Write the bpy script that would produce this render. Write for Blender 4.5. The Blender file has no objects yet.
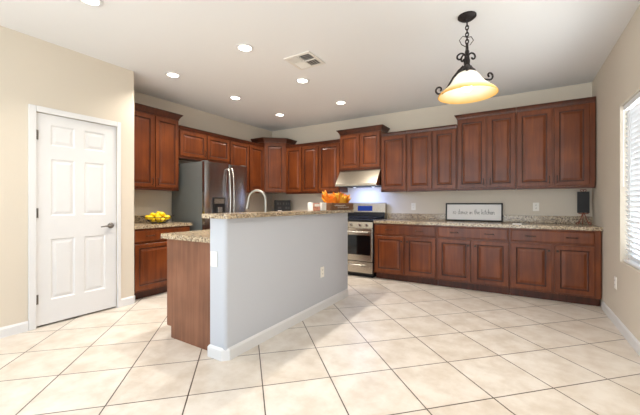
import bpy, bmesh, math, random
from mathutils import Vector, Matrix
random.seed(7)
C = bpy.context.scene.collection
S = bpy.context.scene
PI = math.pi

# ------------------------------------------------------------------ camera
CAM_H = 1.179
cam_d = bpy.data.cameras.new('camera')
cam_d.sensor_width = 36.0
cam_d.lens = 319.05 / 640 * 36.0
cam_d.shift_y = -3.9 / 640
cam_d.clip_start = 0.05
cam = bpy.data.objects.new('camera', cam_d)
cam.location = (0, 0, CAM_H)
cam.rotation_euler = (PI / 2, 0, math.radians(31.755))
C.objects.link(cam)
S.camera = cam

# ------------------------------------------------------------------ world and light
w = bpy.data.worlds.new('daylight')
S.world = w
w.use_nodes = True
bg = w.node_tree.nodes['Background']
# open sky above the horizon, bright lower half added to light the ceiling
_nt = w.node_tree
_g = _nt.nodes.new('ShaderNodeTexCoord'); _s = _nt.nodes.new('ShaderNodeSeparateXYZ'); _r = _nt.nodes.new('ShaderNodeValToRGB')
_m = _nt.nodes.new('ShaderNodeMapRange'); _m.inputs[1].default_value = -1; _m.inputs[2].default_value = 1
_nt.links.new(_g.outputs['Generated'], _s.inputs[0]); _nt.links.new(_s.outputs[2], _m.inputs[0]); _nt.links.new(_m.outputs[0], _r.inputs[0])
_r.color_ramp.elements[0].position = .485; _r.color_ramp.elements[0].color = (1.0, .985, .97, 1)
_r.color_ramp.elements[1].position = .515; _r.color_ramp.elements[1].color = (.36, .43, .53, 1)
_nt.links.new(_r.outputs[0], bg.inputs[0])
bg.inputs[1].default_value = 6.6
S.view_settings.view_transform = 'Standard'
S.view_settings.look = 'None'
S.view_settings.gamma = 1.0
S.view_settings.use_curve_mapping = False
S.view_settings.exposure = 0.20
CAN_W = 11.0          # each recessed ceiling lamp
PENDANT_W = 1.0
HOOD_W = 9.0
CAN_COL = (1.0, 0.92, 0.81)

def portal(name, loc, rot, sx, sy):
    l = bpy.data.lights.new(name, 'AREA')
    l.shape = 'RECTANGLE'; l.size = sx; l.size_y = sy
    l.cycles.is_portal = True
    o = bpy.data.objects.new(name, l); C.objects.link(o)
    o.location = loc; o.rotation_euler = rot
    return o

# ------------------------------------------------------------------ materials
def mat(name):
    m = bpy.data.materials.new(name); m.use_nodes = True
    nt = m.node_tree
    return m, nt, nt.nodes['Principled BSDF']
def N(nt, t, **k):
    n = nt.nodes.new(t)
    for a, v in k.items(): setattr(n, a, v)
    return n
def srgb(r, g, b):
    f = lambda c: (c/255/12.92) if c/255 <= .04045 else ((c/255+.055)/1.055)**2.4
    return (f(r), f(g), f(b), 1)
def ramp(nt, stops):
    r = N(nt, 'ShaderNodeValToRGB'); e = r.color_ramp.elements
    while len(e) < len(stops): e.new(.5)
    for el, (p, c) in zip(e, stops): el.position = p; el.color = c
    return r
def bump(nt, b, h, strength, dist=.01):
    n = N(nt, 'ShaderNodeBump'); n.inputs['Strength'].default_value = strength
    n.inputs['Distance'].default_value = dist
    nt.links.new(h, n.inputs['Height']); nt.links.new(n.outputs[0], b.inputs['Normal'])
def flat(name, col, rough=.5, metal=0, var=.06, scale=8, **k):
    m, nt, b = mat(name)
    tc = N(nt, 'ShaderNodeTexCoord'); no = N(nt, 'ShaderNodeTexNoise')
    no.inputs['Scale'].default_value = scale; no.inputs['Detail'].default_value = 4
    nt.links.new(tc.outputs['Object'], no.inputs['Vector'])
    d = tuple(c*(1-var) for c in col[:3])+(1,); l = tuple(min(1, c*(1+var)) for c in col[:3])+(1,)
    r = ramp(nt, [(.3, d), (.7, l)])
    nt.links.new(no.outputs[0], r.inputs[0]); nt.links.new(r.outputs[0], b.inputs['Base Color'])
    b.inputs['Roughness'].default_value = rough; b.inputs['Metallic'].default_value = metal
    for a, v in k.items(): b.inputs[a.replace('_', ' ')].default_value = v
    return m
def plaster(name, col, rough=.75):
    m, nt, b = mat(name)
    tc = N(nt, 'ShaderNodeTexCoord'); no = N(nt, 'ShaderNodeTexNoise')
    no.inputs['Scale'].default_value = 70; no.inputs['Detail'].default_value = 3
    nt.links.new(tc.outputs['Object'], no.inputs['Vector'])
    b.inputs['Base Color'].default_value = col
    b.inputs['Roughness'].default_value = rough
    bump(nt, b, no.outputs[0], .12, .004)
    return m
def wood(name, c0, c1, c2, rough=.32, sc=(26, 26, 1.6)):
    m, nt, b = mat(name)
    tc = N(nt, 'ShaderNodeTexCoord'); mp = N(nt, 'ShaderNodeMapping')
    oi = N(nt, 'ShaderNodeObjectInfo'); va = N(nt, 'ShaderNodeVectorMath', operation='SCALE')
    cb = N(nt, 'ShaderNodeCombineXYZ')
    for i in range(3): nt.links.new(oi.outputs['Random'], cb.inputs[i])
    va.inputs['Scale'].default_value = 13.0
    nt.links.new(cb.outputs[0], va.inputs[0])
    ad = N(nt, 'ShaderNodeVectorMath', operation='ADD')
    nt.links.new(tc.outputs['Object'], ad.inputs[0]); nt.links.new(va.outputs[0], ad.inputs[1])
    mp.inputs['Scale'].default_value = sc
    nt.links.new(ad.outputs[0], mp.inputs[0])
    no = N(nt, 'ShaderNodeTexNoise'); no.inputs['Scale'].default_value = 1.0
    no.inputs['Detail'].default_value = 6; no.inputs['Distortion'].default_value = .6
    nt.links.new(mp.outputs[0], no.inputs['Vector'])
    n2 = N(nt, 'ShaderNodeTexNoise'); n2.inputs['Scale'].default_value = 3.0
    nt.links.new(ad.outputs[0], n2.inputs['Vector'])
    mx = N(nt, 'ShaderNodeMath', operation='MULTIPLY_ADD'); mx.inputs[1].default_value = .5
    mu = N(nt, 'ShaderNodeMath', operation='MULTIPLY'); mu.inputs[1].default_value = .5
    nt.links.new(n2.outputs[0], mu.inputs[0])
    nt.links.new(no.outputs[0], mx.inputs[0]); nt.links.new(mu.outputs[0], mx.inputs[2])
    r = ramp(nt, [(.34, c0), (.5, c1), (.66, c2)])
    nt.links.new(mx.outputs[0], r.inputs[0]); nt.links.new(r.outputs[0], b.inputs['Base Color'])
    b.inputs['Roughness'].default_value = rough
    b.inputs['Specular IOR Level'].default_value = .35
    b.inputs['Coat Weight'].default_value = .12; b.inputs['Coat Roughness'].default_value = .25
    return m
def granite_mat():
    m, nt, b = mat('granite')
    tc = N(nt, 'ShaderNodeTexCoord')
    v = N(nt, 'ShaderNodeTexVoronoi'); v.inputs['Scale'].default_value = 95
    no = N(nt, 'ShaderNodeTexNoise'); no.inputs['Scale'].default_value = 28; no.inputs['Detail'].default_value = 5
    nt.links.new(tc.outputs['Object'], v.inputs['Vector']); nt.links.new(tc.outputs['Object'], no.inputs['Vector'])
    sp = N(nt, 'ShaderNodeSeparateColor'); nt.links.new(v.outputs['Color'], sp.inputs[0])
    r = ramp(nt, [(0, srgb(72, 60, 52)), (.12, srgb(126, 106, 86)), (.32, srgb(184, 164, 134)), (.6, srgb(196, 176, 146)), (.82, srgb(148, 134, 118)), (.95, srgb(214, 200, 176))])
    r.color_ramp.interpolation = 'CONSTANT'
    nt.links.new(sp.outputs[0], r.inputs[0])
    r2 = ramp(nt, [(.3, srgb(140, 120, 98)), (.7, srgb(196, 178, 150))])
    nt.links.new(no.outputs[0], r2.inputs[0])
    mx = N(nt, 'ShaderNodeMixRGB'); mx.inputs[0].default_value = .22
    nt.links.new(r.outputs[0], mx.inputs[1]); nt.links.new(r2.outputs[0], mx.inputs[2])
    nt.links.new(mx.outputs[0], b.inputs['Base Color'])
    b.inputs['Roughness'].default_value = .18
    return m
def tile_mat():
    m, nt, b = mat('floor_tile')
    tc = N(nt, 'ShaderNodeTexCoord'); mp = N(nt, 'ShaderNodeMapping', vector_type='POINT')
    mp.inputs['Rotation'].default_value = (0, 0, -PI / 4)
    mp.inputs['Location'].default_value = (-TILE_U, -TILE_V, 0)
    nt.links.new(tc.outputs['Object'], mp.inputs[0])
    br = N(nt, 'ShaderNodeTexBrick'); br.offset = 0; br.squash = 1
    br.inputs['Scale'].default_value = 1
    br.inputs['Brick Width'].default_value = .452; br.inputs['Row Height'].default_value = .452
    br.inputs['Mortar Size'].default_value = .004; br.inputs['Mortar Smooth'].default_value = .1
    br.inputs['Color1'].default_value = srgb(220, 214, 206); br.inputs['Color2'].default_value = srgb(213, 205, 195)
    br.inputs['Mortar'].default_value = srgb(74, 62, 54)
    nt.links.new(mp.outputs[0], br.inputs['Vector'])
    no = N(nt, 'ShaderNodeTexNoise'); no.inputs['Scale'].default_value = 5.5; no.inputs['Detail'].default_value = 7
    no.inputs['Roughness'].default_value = .62
    nt.links.new(tc.outputs['Object'], no.inputs['Vector'])
    r = ramp(nt, [(.36, srgb(205, 190, 172)), (.62, (1, 1, 1, 1))])
    nt.links.new(no.outputs[0], r.inputs[0])
    mx = N(nt, 'ShaderNodeMixRGB', blend_type='MULTIPLY'); mx.inputs[0].default_value = .42
    nt.links.new(br.outputs['Color'], mx.inputs[1]); nt.links.new(r.outputs[0], mx.inputs[2])
    nt.links.new(mx.outputs[0], b.inputs['Base Color'])
    b.inputs['Roughness'].default_value = .33
    iv = N(nt, 'ShaderNodeMath', operation='SUBTRACT'); iv.inputs[0].default_value = 1
    nt.links.new(br.outputs['Fac'], iv.inputs[1])
    bump(nt, b, iv.outputs[0], .35, .004)
    return m
def emit(name, col, st):
    m = bpy.data.materials.new(name); m.use_nodes = True; nt = m.node_tree
    nt.nodes.remove(nt.nodes['Principled BSDF'])
    e = N(nt, 'ShaderNodeEmission'); e.inputs[0].default_value = col; e.inputs[1].default_value = st
    nt.links.new(e.outputs[0], nt.nodes['Material Output'].inputs[0])
    return m
def glass_mat():
    m = bpy.data.materials.new('window_glass'); m.use_nodes = True; nt = m.node_tree
    nt.nodes.remove(nt.nodes['Principled BSDF'])
    t = N(nt, 'ShaderNodeBsdfTransparent'); t.inputs[0].default_value = (.95, .98, .98, 1)
    g = N(nt, 'ShaderNodeBsdfGlossy'); g.inputs['Roughness'].default_value = .02
    lw = N(nt, 'ShaderNodeLayerWeight'); pw = N(nt, 'ShaderNodeMath', operation='POWER'); pw.inputs[1].default_value = 5
    fr = N(nt, 'ShaderNodeMath', operation='MULTIPLY_ADD'); fr.inputs[1].default_value = .9; fr.inputs[2].default_value = .04
    nt.links.new(lw.outputs['Facing'], pw.inputs[0]); nt.links.new(pw.outputs[0], fr.inputs[0])
    mx = N(nt, 'ShaderNodeMixShader')
    nt.links.new(fr.outputs[0], mx.inputs[0]); nt.links.new(t.outputs[0], mx.inputs[1]); nt.links.new(g.outputs[0], mx.inputs[2])
    nt.links.new(mx.outputs[0], nt.nodes['Material Output'].inputs[0])
    return m
def steel_mat(name, col, rough, sc):
    m, nt, b = mat(name)
    tc = N(nt, 'ShaderNodeTexCoord'); mp = N(nt, 'ShaderNodeMapping'); mp.inputs['Scale'].default_value = sc
    no = N(nt, 'ShaderNodeTexNoise'); no.inputs['Scale'].default_value = 1; no.inputs['Detail'].default_value = 3
    nt.links.new(tc.outputs['Object'], mp.inputs[0]); nt.links.new(mp.outputs[0], no.inputs['Vector'])
    b.inputs['Base Color'].default_value = col; b.inputs['Metallic'].default_value = 1
    mr = N(nt, 'ShaderNodeMapRange'); mr.inputs[3].default_value = rough*.97; mr.inputs[4].default_value = rough*1.03
    nt.links.new(no.outputs[0], mr.inputs[0]); nt.links.new(mr.outputs[0], b.inputs['Roughness'])
    return m

TILE_U, TILE_V = 0.0, 0.0   # set below from the tile joints
# joints cross at (-1.402, 2.199): u=(x+y)/sqrt2 , v=(y-x)/sqrt2
TILE_U = ((-1.402 + 2.199) / 2**.5) % .452
TILE_V = ((2.199 + 1.402) / 2**.5) % .452

M = {}
M['wall'] = plaster('wall_paint_beige', srgb(213, 203, 188))
M['ceil'] = plaster('ceiling_paint', srgb(232, 232, 233))
M['island_wall'] = plaster('island_wall_paint', srgb(193, 196, 203))
M['trim'] = flat('white_trim_paint', srgb(221, 221, 222), .35, var=.01)
M['tile'] = tile_mat()
M['cherry'] = wood('cherry_wood', srgb(86, 41, 18), srgb(106, 52, 23), srgb(126, 65, 29))
M['cherry_dark'] = wood('cherry_moulding_wood', srgb(62, 30, 18), srgb(78, 38, 22), srgb(94, 47, 27))
M['cherry_glaze'] = wood('cherry_dark_glaze', srgb(54, 25, 14), srgb(68, 32, 18), srgb(82, 40, 22))
M['panel'] = wood('walnut_end_panel', srgb(108, 70, 50), srgb(128, 84, 61), srgb(146, 99, 74), .5)
M['granite'] = granite_mat()
M['steel'] = steel_mat('brushed_steel', srgb(172, 168, 168), .22, (2, 2, 40))
M['steel_h'] = steel_mat('brushed_steel_across', srgb(186, 178, 164), .27, (3, 60, 60))
M['fridge_side'] = flat('grey_fridge_side', srgb(94, 97, 95), .45, var=.03)
M['door_nickel'] = flat('dark_satin_nickel', srgb(120, 116, 112), .35, 1, var=.02)
M['faucet_nickel'] = flat('brushed_faucet_nickel', srgb(158, 154, 146), .36, 1, var=.02)
M['nickel'] = flat('satin_nickel', srgb(190, 186, 180), .25, 1, var=.02)
M['black'] = flat('black_enamel', srgb(18, 18, 20), .25, var=.1)
M['black_matte'] = flat('black_matte', srgb(22, 21, 22), .6, var=.1)
M['dark_glass'] = flat('oven_glass', srgb(10, 12, 14), .08, var=.05)
M['bronze'] = flat('dark_bronze', srgb(62, 50, 42), .42, .7, var=.15, scale=40)
M['iron'] = flat('wrought_iron', srgb(46, 40, 40), .5, .5, var=.25, scale=60)
M['copper'] = flat('rust_brown_iron', srgb(128, 64, 42), .5, .2, var=.2, scale=40)
M['plate'] = flat('outlet_plastic', srgb(240, 236, 228), .35, var=.01)
M['slot'] = flat('outlet_slot', srgb(60, 56, 52), .6)
M['lemon'] = flat('lemon_peel', srgb(250, 208, 20), .4, var=.12, scale=14)
M['petal'] = flat('orange_fabric_leaf', srgb(240, 130, 24), .7, var=.3, scale=9)
M['petal_y'] = flat('golden_fabric_leaf', srgb(248, 178, 50), .7, var=.25, scale=9)
M['crate'] = flat('brown_crate_wood', srgb(120, 84, 58), .7, var=.25, scale=25)
M['paper'] = flat('white_card', srgb(240, 236, 230), .7, var=.02)
M['pinkbox'] = flat('pink_patterned_paper', srgb(214, 150, 128), .6, var=.35, scale=35)
M['blind'] = flat('white_blind_slat', srgb(240, 242, 244), .45, var=.01)
M['glass'] = glass_mat()
M['bulb'] = emit('lamp_lens_glow', (1, .93, .82, 1), 16)
M['bulb_hot'] = emit('pendant_bulb_glow', (1, .94, .84, 1), 6)
M['led'] = emit('hood_lamp_glow', (.8, .88, 1, 1), 4)
M['display'] = emit('blue_display_glow', (.05, .10, .5, 1), .5)
M['vent'] = flat('vent_white_metal', srgb(226, 222, 216), .45, var=.02)
M['ventdark'] = flat('vent_duct_dark', srgb(70, 68, 68), .7)
M['canvas'] = flat('white_sign_board', srgb(234, 232, 230), .6, var=.01)
M['ink'] = flat('dark_lettering', srgb(70, 66, 66), .7, var=.05)
M['slate'] = flat('dark_slate', srgb(14, 15, 19), .6, var=.2)
def shade_mat():
    m, nt, b = mat('alabaster_glass')
    tc = N(nt, 'ShaderNodeTexCoord'); no = N(nt, 'ShaderNodeTexNoise'); no.inputs['Scale'].default_value = 6
    nt.links.new(tc.outputs['Object'], no.inputs['Vector'])
    sx = N(nt, 'ShaderNodeSeparateXYZ'); nt.links.new(tc.outputs['Object'], sx.inputs[0])
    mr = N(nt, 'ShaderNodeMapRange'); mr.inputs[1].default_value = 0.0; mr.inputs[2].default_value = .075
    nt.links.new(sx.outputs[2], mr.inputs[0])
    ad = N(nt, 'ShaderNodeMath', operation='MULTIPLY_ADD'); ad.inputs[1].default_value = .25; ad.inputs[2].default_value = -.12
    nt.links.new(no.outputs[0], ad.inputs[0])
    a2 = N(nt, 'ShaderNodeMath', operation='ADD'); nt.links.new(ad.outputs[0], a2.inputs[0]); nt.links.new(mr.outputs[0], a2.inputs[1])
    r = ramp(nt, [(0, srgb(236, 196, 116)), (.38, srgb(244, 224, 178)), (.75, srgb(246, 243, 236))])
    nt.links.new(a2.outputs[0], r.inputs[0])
    nt.nodes.remove(b)
    d = N(nt, 'ShaderNodeBsdfDiffuse'); t = N(nt, 'ShaderNodeBsdfTranslucent'); mx = N(nt, 'ShaderNodeMixShader')
    mx.inputs[0].default_value = .45
    nt.links.new(r.outputs[0], d.inputs[0]); nt.links.new(r.outputs[0], t.inputs[0])
    nt.links.new(d.outputs[0], mx.inputs[1]); nt.links.new(t.outputs[0], mx.inputs[2])
    nt.links.new(mx.outputs[0], nt.nodes['Material Output'].inputs[0])
    return m
M['shade'] = shade_mat()

# ------------------------------------------------------------------ mesh helpers
class MB:
    def __init__(s): s.bm = bmesh.new(); s.extra = []
    def box(s, x0, x1, y0, y1, z0, z1, bev=0):
        b = s.bm
        v = [b.verts.new((x, y, z)) for z in (z0, z1) for y in (y0, y1) for x in (x0, x1)]
        fs = [b.faces.new([v[i] for i in f]) for f in ((0, 2, 3, 1), (4, 5, 7, 6), (0, 1, 5, 4), (2, 6, 7, 3), (0, 4, 6, 2), (1, 3, 7, 5))]
        if bev:
            es = list({e for f in fs for e in f.edges})
            bmesh.ops.bevel(b, geom=es, offset=bev, segments=2, profile=.6, affect='EDGES')
        return s
    def prism(s, poly, z0, z1):
        b = s.bm
        lo = [b.verts.new((x, y, z0)) for x, y in poly]; hi = [b.verts.new((x, y, z1)) for x, y in poly]
        n = len(poly)
        b.faces.new(lo[::-1]); b.faces.new(hi)
        for i in range(n): b.faces.new((lo[i], lo[(i+1) % n], hi[(i+1) % n], hi[i]))
        return s
    def loops(s, loops, cap0=True, cap1=True, close=True):
        b = s.bm; L = [[b.verts.new(p) for p in l] for l in loops]
        n = len(L[0])
        for a, c in zip(L, L[1:]):
            for i in range(n if close else n-1):
                b.faces.new((a[i], a[(i+1) % n], c[(i+1) % n], c[i]))
        if cap0: b.faces.new(L[0][::-1])
        if cap1: b.faces.new(L[-1])
        return s
    def tube(s, pts, r, seg=8, closed=False):
        pts = [Vector(p) for p in pts]; n = len(pts)
        rs = r if isinstance(r, (list, tuple)) else [r]*n
        ls = []; up = Vector((0, 0, 1)); prev = None
        for i, p in enumerate(pts):
            a = pts[i-1] if (i or closed) else p; c = pts[(i+1) % n] if (i < n-1 or closed) else p
            t = (c-a).normalized()
            if prev is None:
                u = t.cross(up) if abs(t.z) < .95 else t.cross(Vector((1, 0, 0)))
                u.normalize()
            else:
                u = (prev - t*prev.dot(t)).normalized()
            prev = u; v = t.cross(u)
            ls.append([p + (u*math.cos(k*2*PI/seg)+v*math.sin(k*2*PI/seg))*rs[i] for k in range(seg)])
        if closed: s.loops(ls+[ls[0]], False, False)
        else: s.loops(ls)
        return s
    def lathe(s, prof, seg=28, center=(0, 0), cap=True):
        ls = [[(center[0]+max(r, .0004)*math.cos(k*2*PI/seg), center[1]+max(r, .0004)*math.sin(k*2*PI/seg), z) for k in range(seg)] for r, z in prof]
        return s.loops(ls, cap, cap)
    def xf(s, m):
        bmesh.ops.transform(s.bm, matrix=m, verts=s.bm.verts); return s
    def build(s, name, m, parent=None, smooth=False, loc=None, ang=40):
        bmesh.ops.remove_doubles(s.bm, verts=s.bm.verts, dist=1e-5)
        bmesh.ops.recalc_face_normals(s.bm, faces=s.bm.faces)
        me = bpy.data.meshes.new(name); s.bm.to_mesh(me); s.bm.free()
        if smooth:
            me.polygons.foreach_set('use_smooth', [True]*len(me.polygons))
            me.set_sharp_from_angle(angle=math.radians(ang))
        o = bpy.data.objects.new(name, me); C.objects.link(o)
        me.materials.append(M[m] if isinstance(m, str) else m)
        for x in s.extra: me.materials.append(M[x])
        if parent: o.parent = parent
        if loc: o.location = loc
        return o
def thing(name, label, cat, loc=(0, 0, 0), rz=0, group=None):
    o = bpy.data.objects.new(name, None); C.objects.link(o)
    o.empty_display_size = .1
    o.location = loc; o.rotation_euler = (0, 0, rz)
    return tag(o, label, cat, group)
def tag(o, label, cat, group=None):
    o['label'] = label; o['category'] = cat
    if group: o['group'] = group
    return o
def struct(o):
    o['kind'] = 'structure'; return o
def copy_thing(o, loc, rz=None, label=None):
    c = o.copy(); C.objects.link(c); c.location = loc
    if rz is not None: c.rotation_euler = (0, 0, rz)
    if label: c['label'] = label
    for ch in list(o.children):
        d = ch.copy(); C.objects.link(d); d.parent = c
        for g in list(ch.children):
            e = g.copy(); C.objects.link(e); e.parent = d
    return c

# ------------------------------------------------------------------ dimensions
XR = .815; YB = 5.33; XL = -4.52; XD = -3.857; YD = 2.062; ZC = 2.741; YREAR = -3.0; WT = .12

# ------------------------------------------------------------------ setting
YP = -.6    # pantry cut short here so the added left window lets daylight in
foot0 = [(XD-WT, YREAR-WT), (XR+WT, YREAR-WT), (XR+WT, YB+WT), (XL-WT, YB+WT), (XL-WT, YP-WT), (XD-WT, YP-WT)]
struct(MB().prism(foot0, -.1, 0).build('floor', 'tile'))
struct(MB().prism(foot0, ZC, ZC+.1).build('ceiling', 'ceil'))
struct(MB().box(XL-WT, XR+WT, YB, YB+WT, 0, ZC).build('wall_back', 'wall'))
struct(MB().box(XL-WT, XL, YP-WT, YB, 0, ZC).build('wall_left', 'wall'))
# right wall with the visible window and an unseen opening added to light the island
W1 = (2.25, 4.01, .64, 2.085); W3 = (-2.3, -1.2, 0.06, 2.1)
mb = MB()
mb.box(XR, XR+WT, W1[1], YB, 0, ZC); mb.box(XR, XR+WT, W1[0], W1[1], 0, W1[2]); mb.box(XR, XR+WT, W1[0], W1[1], W1[3], ZC)
mb.box(XR, XR+WT, W3[1], W1[0], 0, ZC); mb.box(XR, XR+WT, W3[0], W3[1], W3[3], ZC); mb.box(XR, XR+WT, W3[0], W3[1], 0, W3[2])
mb.box(XR, XR+WT, YREAR-WT, W3[0], 0, ZC)
struct(mb.build('wall_right', 'wall'))
W2 = (-3.6, .6, .06, 2.4)  # unseen rear opening, sized to throw more daylight on the ceiling
mb = MB()
mb.box(XD-WT, W2[0], YREAR-WT, YREAR, 0, ZC); mb.box(W2[1], XR+WT, YREAR-WT, YREAR, 0, ZC)
mb.box(W2[0], W2[1], YREAR-WT, YREAR, W2[3], ZC); mb.box(W2[0], W2[1], YREAR-WT, YREAR, 0, W2[2])
struct(mb.build('wall_rear', 'wall'))
# pantry walls: rounded corner, opening for the door
DY0, DY1, DZ = 1.146, 1.859, 2.047
def rounded(poly, idx, r, n=6):
    out = []
    for i, p in enumerate(poly):
        if i not in idx: out.append(p); continue
        p = Vector(p); a = (Vector(poly[i-1])-p).normalized(); b = (Vector(poly[(i+1) % len(poly)])-p).normalized()
        c = p + (a+b)*r
        a0 = p+a*r-c; b0 = p+b*r-c
        for k in range(n+1):
            t = k/n*PI/2
            out.append(tuple(c + a0*math.cos(t) + b0*math.sin(t)))
    return out
mb = MB()
mb.prism(rounded([(XD, DY1), (XD, YD), (XL, YD), (XL, YD-WT), (XD-WT, YD-WT), (XD-WT, DY1)], {1}, .02), 0, ZC)
W4 = (-2.7, -.8, .06, 2.2)  # unseen left opening added to brighten the right wall
mb.box(XD-WT, XD, YREAR, W4[0], 0, ZC); mb.box(XD-WT, XD, W4[0], W4[1], 0, W4[2]); mb.box(XD-WT, XD, W4[0], W4[1], W4[3], ZC); mb.box(XD-WT, XD, W4[1], DY0, 0, ZC)
mb.box(XL, XD-WT, YP-WT, YP, 0, ZC); mb.box(XD-WT, XD, DY0, DY1, DZ, ZC)
struct(mb.build('wall_pantry', 'wall', smooth=True))

# island half wall (raised bar wall)
IX0, IX1, IY0, IY1, IZ = -2.022, -1.852, 1.652, 3.69, 1.066
struct(MB().prism(rounded([(IX0, IY0), (IX1, IY0), (IX1, IY1), (IX0, IY1)], {1, 2}, .03), 0, IZ).build('wall_island', 'island_wall', smooth=True))

def base_profile(mb, pts, h=.092, t=.014, closed=False):
    """pts: list of (x,y, nx,ny) corners; offset outwards."""
    pr = [(0, 0), (t, 0), (t, h-.018), (t*.45, h-.004), (0, h)]
    L = [[(x+nx*d, y+ny*d, z) for d, z in pr] for x, y, nx, ny in pts]
    mb.loops(L)
    return mb
q = 1.0
struct(base_profile(MB(), [(IX0, IY0+.02, -q, 0), (IX0, IY0, -q, -q), (IX1-.03, IY0, 0, -q), (IX1, IY0+.03, q, 0), (IX1, IY1-.03, q, 0), (IX1-.03, IY1, 0, q), (IX0, IY1, -q, q), (IX0, IY1-.02, -q, 0)]).build('baseboard_island', 'trim'))
struct(base_profile(MB(), [(XD, W4[1], q, 0), (XD, 1.088, q, 0)]).build('baseboard_left', 'trim'))
struct(base_profile(MB(), [(XD, 1.899, q, 0), (XD, YD-.02, q, 0), (XD-.02, YD, 0, q), (XD-.03, YD, 0, q)]).build('baseboard_pantry', 'trim'))
struct(base_profile(MB(), [(XR, W3[1], -q, 0), (XR, 4.69, -q, 0)]).build('baseboard_right', 'trim'))

# windows -------------------------------------------------------------
win = struct(bpy.data.objects.new('window_1', None)); C.objects.link(win)
mb = MB(); fx0, fx1 = XR+.075, XR+.11
mb.box(fx0, fx1, W1[0], W1[1], W1[2], W1[2]+.05); mb.box(fx0, fx1, W1[0], W1[1], W1[3]-.05, W1[3])
mb.box(fx0, fx1, W1[0], W1[0]+.05, W1[2]+.05, W1[3]-.05); mb.box(fx0, fx1, W1[1]-.05, W1[1], W1[2]+.05, W1[3]-.05)
ym = (W1[0]+W1[1])/2
mb.box(fx0, fx1, ym-.03, ym+.03, W1[2]+.05, W1[3]-.05)
mb.build('window_frame', 'trim', win)
MB().box(XR+.09, XR+.094, W1[0]+.05, ym-.03, W1[2]+.05, W1[3]-.05).build('pane', 'glass', win)
MB().box(XR+.09, XR+.094, ym+.03, W1[1]-.05, W1[2]+.05, W1[3]-.05).build('pane', 'glass', win)
for nm, (a0, a1, z0, z1), ax in (('added_window_2', W2, 'x'), ('added_window_3', W3, 'y'), ('added_window_4', W4, 'l')):  # unseen windows added behind the camera to let daylight in
    e = struct(bpy.data.objects.new(nm, None)); C.objects.link(e)
    fr = MB(); gl = MB(); mid = (a0+a1)/2
    def bx(m_, u0, u1, d0, d1, zz0, zz1):
        if ax == 'x': m_.box(u0, u1, YREAR-d1, YREAR-d0, zz0, zz1)
        elif ax == 'l': m_.box(XD-d1, XD-d0, u0, u1, zz0, zz1)
        else: m_.box(XR+d0, XR+d1, u0, u1, zz0, zz1)
    bx(fr, a0, a1, .04, .09, z0, z0+.06); bx(fr, a0, a1, .04, .09, z1-.06, z1)
    for c in (a0+.03, mid, a1-.03): bx(fr, c-.03, c+.03, .04, .09, z0+.06, z1-.06)
    fr.build('window_frame', 'trim', e)
    bx(gl, a0+.06, mid-.03, .06, .066, z0+.06, z1-.06); gl.build('pane', 'glass', e)
    gl = MB(); bx(gl, mid+.03, a1-.06, .06, .066, z0+.06, z1-.06); gl.build('pane', 'glass', e)
portal('window_portal', (XR+.13, ym, (W1[2]+W1[3])/2), (0, PI/2, 0), W1[3]-W1[2], W1[1]-W1[0])
portal('window_portal', (XR+.13, (W3[0]+W3[1])/2, (W3[2]+W3[3])/2), (0, PI/2, 0), W3[3]-W3[2], W3[1]-W3[0])
portal('window_portal', (XD-WT-.01, (W4[0]+W4[1])/2, (W4[2]+W4[3])/2), (0, -PI/2, 0), W4[3]-W4[2], W4[1]-W4[0])
portal('window_portal', ((W2[0]+W2[1])/2, YREAR-.13, (W2[2]+W2[3])/2), (PI/2, 0, 0), W2[1]-W2[0], W2[3]-W2[2])

bl = thing('window_blind', 'white horizontal slat blind hanging in the window on the right wall', 'blind', (XR+.045, ym, W1[2]))
hh = W1[3]-W1[2]; hw = (W1[1]-W1[0])/2-.012
mb = MB(); k = 0; z = .055
while z < hh-.06:
    a = math.radians(-60); dx, dz = .024*math.cos(a), .024*math.sin(a)
    mb.loops([[(-dx, y, z-dz), (dx, y, z+dz), (dx, y, z+dz+.003), (-dx, y, z-dz+.003)] for y in (-hw, hw)])
    z += .0445
mb.build('slats', 'blind', bl)
MB().box(-.025, .025, -hw, hw, hh-.05, hh-.003, .004).build('headrail', 'blind', bl)
MB().box(-.024, .024, -hw, hw, .004, .024, .004).build('bottom_rail', 'blind', bl)
for y in (-hw*.75, 0, hw*.75):
    MB().box(-.028, -.0265, y-.006, y+.006, .02, hh-.05).build('ladder_tape', 'blind', bl)
MB().tube([(-.036, hw*.93, hh-.05), (-.036, hw*.93, hh-.75)], .004, 6).build('tilt_wand', 'blind', bl)

# pantry door ----------------------------------------------------------
door = struct(bpy.data.objects.new('door_1', None)); C.objects.link(door); door.location = (XD, DY0, 0)
def panel_loops(x0, x1, z0, z1, y, prof, sgn=1):
    return [[(x0+i, y+d*sgn, z0+i), (x1-i, y+d*sgn, z0+i), (x1-i, y+d*sgn, z1-i), (x0+i, y+d*sgn, z1-i)] for i, d in prof]
W = DY1-DY0-.008; zb, zt = .018, DZ-.004
xs = [.004, .115, .115+.2, W+.008-.115-.2, W+.008-.115, W+.004]; zs = [zb, .245, .835, 1.06, 1.615, 1.745, 1.945, zt]
mb = MB()
for i in range(5):
    for j in range(7):
        if i in (1, 3) and j in (1, 3, 5):
            mb.loops(panel_loops(xs[i], xs[i+1], zs[j], zs[j+1], 0, [(0, 0), (.012, .009), (.022, .009), (.045, .002)]), False, True)
        else:
            mb.bm.faces.new([mb.bm.verts.new(p) for p in ((xs[i], 0, zs[j]), (xs[i+1], 0, zs[j]), (xs[i+1], 0, zs[j+1]), (xs[i], 0, zs[j+1]))])
mb.loops([[(xs[0], y, zb), (xs[-1], y, zb), (xs[-1], y, zt), (xs[0], y, zt)] for y in (0, .035)], False, True)
slab = mb.build('door_slab', 'trim', door)
slab.rotation_euler = (0, 0, PI/2); slab.location = (-.006, 0, 0)
mb = MB()   # casing
cw = .056
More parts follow.
